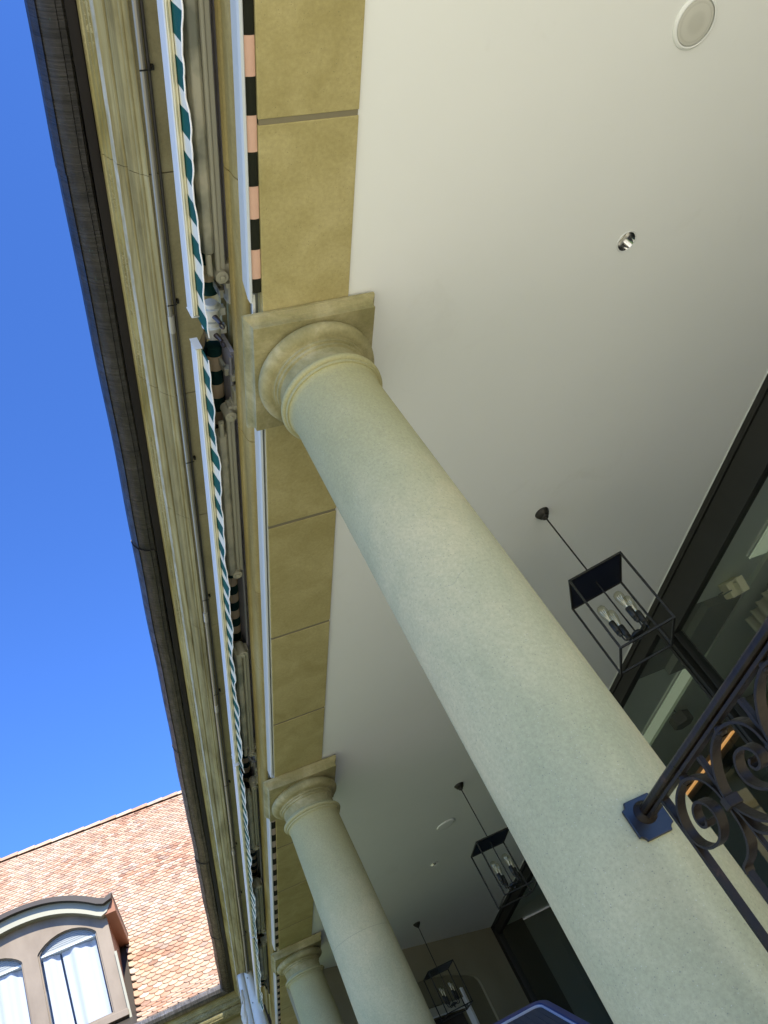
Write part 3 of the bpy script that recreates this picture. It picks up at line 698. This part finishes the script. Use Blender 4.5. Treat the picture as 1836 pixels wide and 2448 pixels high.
# lanterns, built once about their hanging point
def make_lantern(label):
    t = thing('pendant_lantern', label, 'lantern', (0, 0, 0), 'open box lanterns hung from the ceiling')
    MB().lathe([(.001, -.062), (.010, -.062), (.013, -.055), (.022, -.052), (.026, -.040), (.036, -.034), (.046, -.016), (.052, -.004), (.052, 0)], n=32).build('ceiling_rose', M_BRONZE, t)
    MB().tube([(0, 0, -.05), (0, 0, -1.075)], .0055, 10).build('rod', M_BRONZE, t)
    h, zt, zb, s_ = .181, -.637, -1.165, .0065
    MB().box(-h + .004, h - .004, -h + .004, h - .004, zt - .003, zt + .004).build('top_plate', M_NAVY, t)
    f = MB()
    for sx in (-1, 1):
        for sy in (-1, 1): f.box(sx * h - s_, sx * h + s_, sy * h - s_, sy * h + s_, zb - s_, zt + s_)
        for z in (zb, zt):
            f.box(sx * h - s_ * .98, sx * h + s_ * .98, -h + s_, h - s_, z - s_, z + s_)
            f.box(-h + s_, h - s_, sx * h - s_ * .98, sx * h + s_ * .98, z - s_, z + s_)
    f.build('cage', M_BRONZE, t, bevel=.0015)
    hb = MB().lathe([(.001, -1.085), (.030, -1.085), (.042, -1.078), (.042, -1.066), (.030, -1.055), (.001, -1.055)], n=28).lathe([(.001, -1.115), (.008, -1.11), (.010, -1.10), (.006, -1.085)], n=16).build('hub', M_BRONZE, t)
    for k in range(4):
        a = R(17 + 90 * k); c, s__ = math.cos(a), math.sin(a); rr = .096
        ar = MB().tube(catmull([(c * .035, s__ * .035, -1.070), (c * .06, s__ * .06, -1.082), (c * (rr - .008), s__ * (rr - .008), -1.080), (c * rr, s__ * rr, -1.062), (c * rr, s__ * rr, -1.040)], 5), .0052, 10).build('arm', M_BRONZE, t)
        P = (c * rr, s__ * rr, 0)
        MB().lathe([(.001, -1.045), (.013, -1.043), (.015, -1.030), (.0185, -1.026), (.0185, -1.012), (.016, -1.008), (.019, -1.003), (.0200, -.940), (.017, -.934), (.001, -.934)], P, 24).build('socket', M_BRONZE, ar)
        b = MB().lathe([(.012, -.940), (.014, -.925), (.021, -.900), (.0285, -.870), (.0305, -.848), (.028, -.829), (.019, -.816), (.0005, -.812)], P, 24).build('bulb', M_BULB, ar)
        fm = MB().lathe([(.004, -.935), (.006, -.93), (.004, -.905), (.0035, -.880)], P, 10)
        for q in range(6):
            qa = q * math.pi / 3
            fm.tube([(P[0] + .005 * math.cos(qa), P[1] + .005 * math.sin(qa), -.905), (P[0] + .015 * math.cos(qa + .3), P[1] + .015 * math.sin(qa + .3), -.840)], .0014, 5)
        fm.build('filament', M_FIL, b)
    return t
L1 = make_lantern('nearest open box lantern, hanging in front of the dark window frame')
L2 = copy_tree(L1); L2['label'] = 'second open box lantern, its right side cut off by the nearest column'
L3 = copy_tree(L1); L3['label'] = 'farthest open box lantern, hanging in front of the shadowy end wall'
for o, p, a in ((L1, (2.955, 4.080, ZC), -19.7), (L2, (2.970, 8.085, ZC), -1.5), (L3, (2.985, 12.19, ZC), 3.0)):
    o.location = p; o.rotation_euler = (0, 0, R(a))
    if o is not L1: o.rotation_euler = (0, 0, R(a))

# ------------------------------------------------------------------ wrought iron railing
XR = 1.215
t = thing('railing', 'black wrought-iron scroll railing fixed to the nearest column by a square plate', 'railing', (XR, .2, ZF))
fn = lambda u, v, s_: (XR + u, s_, v)
hr = MB().sweep([(-.015, .526), (.015, .526), (.019, .532), (.017, .545), (.008, .552), (-.008, .552), (-.017, .545), (-.019, .532)], -1.72, 2.16, fn, segs=1)
hr.build('handrail', M_IRON, t, bevel=.002)
MB().box(XR - .012, XR + .012, -1.70, 2.13, .511, .522).build('under_rail', M_IRON, t, bevel=.002)
# plate with concave corners
hs, rc = .056, .016; pts = []
for sx, sz in ((1, 1), (-1, 1), (-1, -1), (1, -1)):
    cx_, cz_ = sx * hs, sz * hs
    q = []
    for k in range(6):
        a = (math.pi / 2) * k / 5
        q.append((cx_ - sx * rc * math.cos(a), cz_ - sz * rc * math.sin(a)))
    if sx * sz > 0: q = q[::-1]
    pts += q
pts = pts[::-1]
yc = 2.150
MB().sweep([(XR + p[0], .523 + p[1]) for p in pts], yc - .004, yc + .006, lambda u, v, s_: (u, s_, v)).build('wall_plate', M_PLATE, t, bevel=.002)
MB().lathe([(.034, 0), (.030, .008), (.024, .012), (.020, .02)], n=24, M=Matrix.Translation((XR, yc - .002, .535)) @ Matrix.Rotation(R(90), 4, 'X')).build('collar_ring', M_IRON, t)
W_, T_ = .026, .0072
def scroll(path, k=8, w_=W_, t_=T_, name='scroll'):
    MB().strap([(p.x, p.y) for p in catmull([(a, b, 0) for a, b in path], k)], XR, w_, t_).build(name, M_IRON, t, sharp=50)
def bar(p, name='picket', w_=.014, t_=.012):
    MB().strap(p, XR, w_, t_).build(name, M_IRON, t, sharp=50)
PER = .2545
# end bar beside the column
bar([(2.026, .512), (2.022, .40), (2.018, -.39)], 'end_bar', .022, .012)
for u in range(0, 13):
    o = -u * PER; sy = lambda pts: [(a + o, b) for a, b in pts]
    if u == 0:
        # first arch curls down and inward beside the end bar
        scroll([(1.797, .392), (1.800, .425), (1.817, .460), (1.850, .485), (1.893, .498), (1.945, .490), (1.985, .468), (2.008, .435), (2.011, .400), (1.995, .372), (1.958, .352), (1.915, .350), (1.880, .366), (1.862, .395), (1.869, .424), (1.895, .443), (1.925, .440), (1.943, .421), (1.940, .400), (1.922, .391), (1.908, .400)])
    # arch over to the next collar
    scroll(sy([(1.789, .388), (1.784, .415), (1.765, .446), (1.728, .478), (1.685, .496), (1.645, .500), (1.600, .490), (1.566, .468), (1.548, .436), (1.5425, .39)]))
    # inner scroll hanging in the arch
    scroll(sy([(1.545, .372), (1.556, .352), (1.585, .341), (1.625, .343), (1.660, .358), (1.683, .385), (1.683, .415), (1.662, .437), (1.632, .440), (1.606, .428), (1.594, .407), (1.604, .388), (1.625, .387), (1.634, .402), (1.622, .411)]))
    # tulip below the collar
    scroll(sy([(1.795, .385), (1.799, .355), (1.806, .330), (1.828, .300), (1.860, .283), (1.892, .276), (1.903, .262)]))
    scroll(sy([(1.785, .385), (1.777, .350), (1.772, .318), (1.752, .296), (1.722, .283), (1.690, .276), (1.655, .262)]))
    scroll(sy([(1.780, .372), (1.760, .345), (1.733, .318), (1.700, .300), (1.672, .296)]), t_=.006)
    bar(sy([(1.903, .266), (1.903, -.33)]), 'picket', .018, .010)
    # leaf above the collar and spike below
    MB().strap([(a, b) for a, b in sy([(1.787, .505), (1.787, .478), (1.790, .455), (1.791, .40)])], XR, .013, .011).build('leaf', M_IRON, t)
    bar(sy([(1.786, .37), (1.786, .31), (1.785, .10)]), 'spike', .012, .006)
    MB().box(XR - .019, XR + .019, 1.776 + o, 1.804 + o, .374, .402).build('collar', M_IRON, t, bevel=.003)
    MB().lathe([(.008, -.018), (.0125, -.012), (.0125, .002), (.009, .012)], (XR, 1.655 + o, .504), 14).build('boss', M_IRON, t)
MB().lathe([(.008, -.018), (.0125, -.012), (.0125, .002), (.009, .012)], (XR, 1.893, .504), 14).build('boss', M_IRON, t)
MB().box(XR - .02, XR + .02, -1.7, 2.02, -.345, -.33).build('bottom_rail', M_IRON, t)

# ------------------------------------------------------------------ blue deck chair
t = thing('deck_chair', 'blue framed reclining chair, only the top corner of its back showing at the bottom', 'chair', (1.2, 3.9, ZF))
cx0, cx1 = .94, 1.425
TP = Vector((0, 4.30, .524)); BT = Vector((0, 3.45, .06)); dv = (BT - TP).normalized(); nv = Vector((0, -dv.z, dv.y))
def back_loop(inset, n=6, rad=.045):
    Lb = (BT - TP).length; a, b = cx0 + inset, cx1 - inset; o = []
    for (px, pd, a0) in ((b - rad, inset + rad, 0), (a + rad, inset + rad, 90)):
        for k in range(n + 1):
            an = R(a0 + 90 * k / n); o.append((px + rad * math.cos(an), pd - rad * math.sin(an)))
    return [(b, Lb)] + o + [(a, Lb)]
def back_tube(inset, rad, w_, h_, name, mat, off=0):
    P = back_loop(inset, rad=rad); mb = MB(); n = len(P); vs = []
    for i, (x, d) in enumerate(P):
        a = Vector(P[max(i - 1, 0)]); b = Vector(P[min(i + 1, n - 1)]); tt = (b - a).normalized(); nn = Vector((-tt.y, tt.x))
        for su, sn in ((-1, -1), (1, -1), (1, 1), (-1, 1)):
            q = Vector((x, d)) + nn * su * w_ / 2
            vs.append(Vector((q.x, 0, 0)) + TP + dv * q.y + nv * (sn * h_ / 2 + off))
    fs = [(0, 1, 2, 3), tuple((n - 1) * 4 + k for k in (3, 2, 1, 0))]
    for i in range(n - 1):
        for k in range(4): fs.append((i * 4 + k, (i + 1) * 4 + k, (i + 1) * 4 + (k + 1) % 4, i * 4 + (k + 1) % 4))
    return mb.add(vs, fs, True).build(name, mat, t, bevel=.004)
fo = back_tube(0, .05, .034, .030, 'back_frame', M_BLUE)
back_tube(.0215, .035, .007, .026, 'piping', M_GREYP, off=0)
Lb = (BT - TP).length
vs = [Vector((x, 0, 0)) + TP + dv * d for x, d in ((cx0 + .03, .03), (cx1 - .03, .03), (cx1 - .03, Lb), (cx0 + .03, Lb))]
sl = MB()
for k in range(15):
    x = cx0 + .038 + k * .0292
    sl.box(x - .0138, x + .0138, 0, Lb - .02, -.003, .003, Matrix(((1, 0, 0, 0), (0, dv.y, nv.y, TP.y + .02 * dv.y), (0, dv.z, nv.z, TP.z + .02 * dv.z), (0, 0, 0, 1))))
sl.build('sling', M_SLING, t)
MB().box(cx0, cx1, 3.05, 3.45, .0, .035).build('seat', M_SLING, t, bevel=.005)
for x in (cx0 + .015, cx1 - .015):
    MB().tube([(x, 3.06, .03), (x, 2.98, -.4)], .013).build('leg', M_BLUE, t)
    MB().tube([(x, 3.60, .14), (x, 4.15, -.4)], .013).build('leg', M_BLUE, t)

# ------------------------------------------------------------------ far wing with tiled roof and dormer
F = thing('wing_building', 'far wing with a sunlit orange clay tile roof and stone cornice', 'building', (-2, 15.6, -1.6))
mir = lambda u, v: .425 + u
for pf, nm, mt in ((band, 'cornice_moulding', M_CORN), (fil, 'weathered_fillet', M_FILLET), ([(.335, 3.75), (.60, 3.75), (.60, 3.84), (.335, 3.84)], 'cornice_soffit', M_CORSOF), (prof, 'architrave', M_LINTEL)):
    MB().sweep(pf, -9.0, mir, across).build(nm, mt, F, bevel=.003)
gg = MB().sweep(G1, -9.0, mir, across, smooth=True, segs=20).build('gutter', M_COP_SUNLIT, F, sharp=18)
MB().sweep([(.188, 4.034), (.140, 4.026), (.138, 4.06), (.188, 4.07)], -9.0, mir, across).build('gutter_fascia', M_COPDARK, F)
MB().box(-9, .98, 15.63, 15.9, -1.6, 3.9).build('wall', M_CORSOF, F)
# roof line in the y-z plane: flatter foot near the eave, then steep
E0, E1, E2 = (15.14, 4.165), (15.66, 4.50), (21.9, 10.82)
def roof_pt(s_):
    L1_ = math.dist(E0, E1)
    if s_ < L1_: u = s_ / L1_; return E0[0] + (E1[0] - E0[0]) * u, E0[1] + (E1[1] - E0[1]) * u, math.atan2(E1[1] - E0[1], E1[0] - E0[0])
    u = (s_ - L1_) / math.dist(E1, E2); return E1[0] + (E2[0] - E1[0]) * u, E1[1] + (E2[1] - E1[1]) * u, math.atan2(E2[1] - E1[1], E2[0] - E1[0])
LT = math.dist(E0, E1) + math.dist(E1, E2)
MB().add([(-10, *E0), (6.5, *E0), (6.5, *E1), (-10, *E1), (6.5, *E2), (-10, *E2), (6.5, E2[0] + 5, 4.2), (-10, E2[0] + 5, 4.2)], [(0, 1, 2, 3), (3, 2, 4, 5), (5, 4, 6, 7)]).build('roof_boarding', M_DARKB, F)
m = Mat('clay_tiles', rough=.8, spec=.2)
gi = m.n('NewGeometry'); rnd_ = gi.outputs['Random Per Island']
c = m.ramp(rnd_, [(0, (.20, .10, .065)), (.12, (.33, .165, .10)), (.30, (.40, .225, .14)), (.52, (.46, .34, .235)), (.74, (.36, .22, .15)), (.88, (.50, .42, .33)), (1, (.22, .14, .11))])
big = m.ramp(m.noise(m.coord(), .55, 4, .6), [(.35, BW(0)), (.65, BW(1))])
c = m.mix(m.math('MULTIPLY', big, .45), c, (.47, .40, .31))
c = m.mix(.15, c, (.42, .30, .22))
c = m.mix(.4, c, m.ramp(m.noise(m.coord(), 14, 5, .7), [(.3, BW(.3)), (.7, BW(.68))]), 'OVERLAY'); m.base(c)
m.bump(m.noise(m.coord(), 40, 5), .3, .01); M_TILE = m.m
def on_dormer(x, z): return -3.68 < x < -.86 and z < 6.25
tl = MB(); rows = int(LT / .124); tw = .160
for r_ in range(rows):
    s0 = r_ * .124
    y_, z_, an = roof_pt(s0)
    if r_ * .124 < math.dist(E0, E1): pass
    for cidx in range(-50, 12):
        x = cidx * tw + (tw / 2 if r_ % 2 else 0)
        if x > 1.2 or x < -6.6: continue
        if on_dormer(x, z_ + .10): continue
        jx, jr, ja = random.uniform(-.004, .004), random.uniform(-.012, .012), random.uniform(-.012, .012)
        w2 = tw / 2 - .003; drop = random.uniform(0, .012)
        out = [(-w2, .19), (-w2, .012)] + [(-w2 * math.cos(a) , .012 - .068 * math.sin(a)) for a in [math.pi * k / 8 for k in range(1, 8)]] + [(w2, .012), (w2, .19)]
        vs = []; ca, sa = math.cos(an - .15 + ja), math.sin(an - .15 + ja)
        for th in (.0, -.020):
            for px, ps in out:
                qx = px * math.cos(jr) - ps * math.sin(jr); qs = px * math.sin(jr) + ps * math.cos(jr) - drop
                vs.append((x + jx + qx, y_ + qs * ca - (.036 + th) * sa, z_ + qs * sa + (.036 + th) * ca))
        n = len(out)
        tl.add(vs, [tuple(range(n)), tuple(range(2 * n - 1, n - 1, -1))] + [(i, (i + 1) % n, (i + 1) % n + n, i + n) for i in range(n)])
tl.build('clay_roof_tiles', M_TILE, F)
rg = MB()
for i in range(22):
    x0 = 1.4 - i * .40
    vs = []; n = 8
    for (xx, rr) in ((x0, .135), (x0 - .43, .112)):
        for k in range(n + 1):
            a = math.pi * k / n; vs.append((xx, E2[0] - rr * 1.1 * math.cos(a), E2[1] - .03 + rr * math.sin(a)))
    rg.add(vs, [(k, k + 1, n + 2 + k, n + 1 + k) for k in range(n)] + [tuple(range(n + 1))], True)
o = rg.build('ridge_tile', M_TILE, F)
# dormer
XC = -2.25
M_ZINC = Mat('brown_coated_zinc', rough=.45, metal=.25)
M_ZINC.base(M_ZINC.ramp(M_ZINC.noise(M_ZINC.coord((1, 1, .5)), 1.6, 5, .6), [(.3, (.13, .10, .07)), (.7, (.22, .18, .135))])); M_ZINC = M_ZINC.m
M_ZL = Mat('pale_zinc_moulding', (.25, .25, .20), .5, .3).m
M_CHEEK = Mat('copper_cheek', (.20, .085, .045), .5, .3).m
def arch_prof(hw, ztop, zend, flat, n=16):
    """half-profile of the segmental gable: x offset from centre, z"""
    o = []
    for k in range(n + 1):
        u = k / n; x = (hw - flat) * u
        o.append((x, ztop - (ztop - zend) * (u ** 2.2)))
    o.append((hw - flat * .55, zend - .045)); o.append((hw, zend - .005)); return o
top_o = arch_prof(1.45, 6.695, 6.33, .24); und = arch_prof(1.41, 6.62, 6.24, .24); low = arch_prof(1.30, 6.445, 6.09, .18)
full = lambda p: [(XC - x, z) for x, z in p[::-1]] + [(XC + x, z) for x, z in p[1:]]
def ribbon(A, Bp, y0, y1, name, mat, parent):
    n = len(A); vs = [(x, y0, z) for x, z in A] + [(x, y0, z) for x, z in Bp] + [(x, y1, z) for x, z in A] + [(x, y1, z) for x, z in Bp]
    fs = []
    for i in range(n - 1):
        fs += [(i, i + 1, n + i + 1, n + i), (2 * n + i, 3 * n + i, 3 * n + i + 1, 2 * n + i + 1), (i, 2 * n + i, 2 * n + i + 1, i + 1), (n + i, n + i + 1, 3 * n + i + 1, 3 * n + i)]
    fs += [(0, n, 3 * n, 2 * n), (n - 1, 3 * n - 1, 4 * n - 1, 2 * n - 1)]
    return MB().add(vs, fs).build(name, mat, parent)
FACE = 15.55
fpoly = full(low)
# face with two arched window openings, via triangulated fill then thickness
def face_panel(outer, holes, y0, y1, name, mat, parent):
    bm = bmesh.new(); es = []
    for lp in [outer] + holes:
        vv = [bm.verts.new((x, y0, z)) for x, z in lp]; es += [bm.edges.new((vv[i], vv[(i + 1) % len(vv)])) for i in range(len(vv))]
    bmesh.ops.triangle_fill(bm, use_beauty=True, edges=es)
    r = bmesh.ops.extrude_face_region(bm, geom=bm.faces[:])
    bmesh.ops.translate(bm, verts=[g for g in r['geom'] if isinstance(g, bmesh.types.BMVert)], vec=(0, y1 - y0, 0))
    bmesh.ops.recalc_face_normals(bm, faces=bm.faces)
    me = bpy.data.meshes.new(name); bm.to_mesh(me); bm.free(); me.materials.append(mat)
    off = Vector((0, 0, 0)); q = parent
    while q is not None: off += q.location; q = q.parent
    me.transform(Matrix.Translation(-off)); o = bpy.data.objects.new(name, me); COL.objects.link(o); o.parent = parent; return o
def win_loop(x0, x1, zb, zs, zt, n=12, ins=0):
    x0 += ins; x1 -= ins; zb += ins; xm = (x0 + x1) / 2; o = [(x0, zb), (x1, zb)]
    for k in range(n + 1):
        a = math.pi * k / n; u = math.cos(a)
        o.append((xm + (x1 - x0) / 2 * u, zs - ins * .5 + (zt - zs) * (1 - u * u) ** .8 if 0 < k < n else zs - ins * .5))
    return o
wins = [(-2.13, -1.19), (-3.31, -2.37)]
outer = full(low); outer = [(-3.58 if False else x, z) for x, z in outer]
body = [(XC + 1.265, 4.40)] ; body = [(XC - 1.265, 4.40), (XC + 1.265, 4.40)] + [(min(max(x, XC - 1.27), XC + 1.27), z) for x, z in full(low)[::-1]]
bb = []
for p in body:
    if not bb or math.dist(bb[-1], p) > .004: bb.append(p)
dormer = face_panel(bb, [win_loop(a, b, 4.58, 5.90, 6.115) for a, b in wins], FACE, FACE + .08, 'dormer', M_ZINC, F)
dormer['label'] = 'brown metal dormer with a segmental arched cornice and two arched windows'
ribbon(full(top_o), full(und), 15.30, 17.9, 'dormer_roof', M_COPDARK, dormer)
ribbon([(x * 1 , z) for x, z in full(und)], full(low), 15.40, 17.9, 'dormer_cornice', M_ZL, dormer)
MB().box(XC + 1.20, XC + 1.262, FACE + .08, 18.0, 4.3, 6.05).build('cheek', M_CHEEK, dormer)
MB().box(XC - 1.262, XC - 1.20, FACE + .08, 18.0, 4.3, 6.05).build('cheek', M_CHEEK, dormer)
MB().box(XC + 1.262, XC + 1.44, 15.42, 17.9, 6.05, 6.26).build('eave_return', M_CHEEK, dormer)
MB().box(XC - 1.27, XC + 1.27, 15.44, FACE - .002, 4.43, 4.53).build('window_sill', M_ZINC, dormer, bevel=.006)
MB().box(XC + 1.263, XC + 1.30, 15.50, 15.56, 4.35, 5.45).build('flashing', M_ZL, dormer)
for a, b in wins:
    o_, i_ = win_loop(a, b, 4.58, 5.90, 6.115), win_loop(a, b, 4.58, 5.90, 6.115, ins=.022)
    face_panel(o_, [i_], FACE + .035, FACE + .075, 'window_frame', M_ZINC, dormer)
    MB().add([(x, FACE + .058, z) for x, z in i_], [tuple(range(len(i_)))]).build('pane', M_DGLASS, dormer)
    cu = MB(); vs = []; n = 46
    for i in range(n + 1):
        u = i / n; x = a + (b - a) * u
        for z, gp in ((5.86, 0), (5.2, .02), (4.4, .05)):
            xx = a + .05 + (b - a - .1) * (u if u < .32 else u)
            vs.append((xx + .05 * math.sin(u * 6) * gp * 10, FACE + .17 + .030 * math.sin(u * 11 + a) + .012 * math.sin(u * 29), z))
    cu.add(vs, [(i * 3 + k, i * 3 + k + 1, i * 3 + k + 4, i * 3 + k + 3) for i in range(n) if not 14 <= i <= 15 for k in range(2)], True)
    cu.build('window_curtain', Mat('white_net_curtain', (.42, .44, .48), .9).m, dormer)
MB().box(-3.45, -1.05, FACE + .5, FACE + .52, 4.4, 6.2).build('room_back', Mat('pale_room', (.35, .38, .42), .9).m, dormer)
MB().box(-3.45, -1.05, FACE + .09, FACE + .3, 5.87, 5.90).build('curtain_rail', M_WHITE, dormer)
M_BSL = Mat('grey_blind_slats', (.30, .31, .30), .6).m
for a, b in wins:
    sl_ = MB()
    for k in range(7): sl_.box(a + .05, b - .05, FACE + .10, FACE + .125, 5.905 + k * .032, 5.931 + k * .032)
    sl_.build('window_blind', M_BSL, dormer)
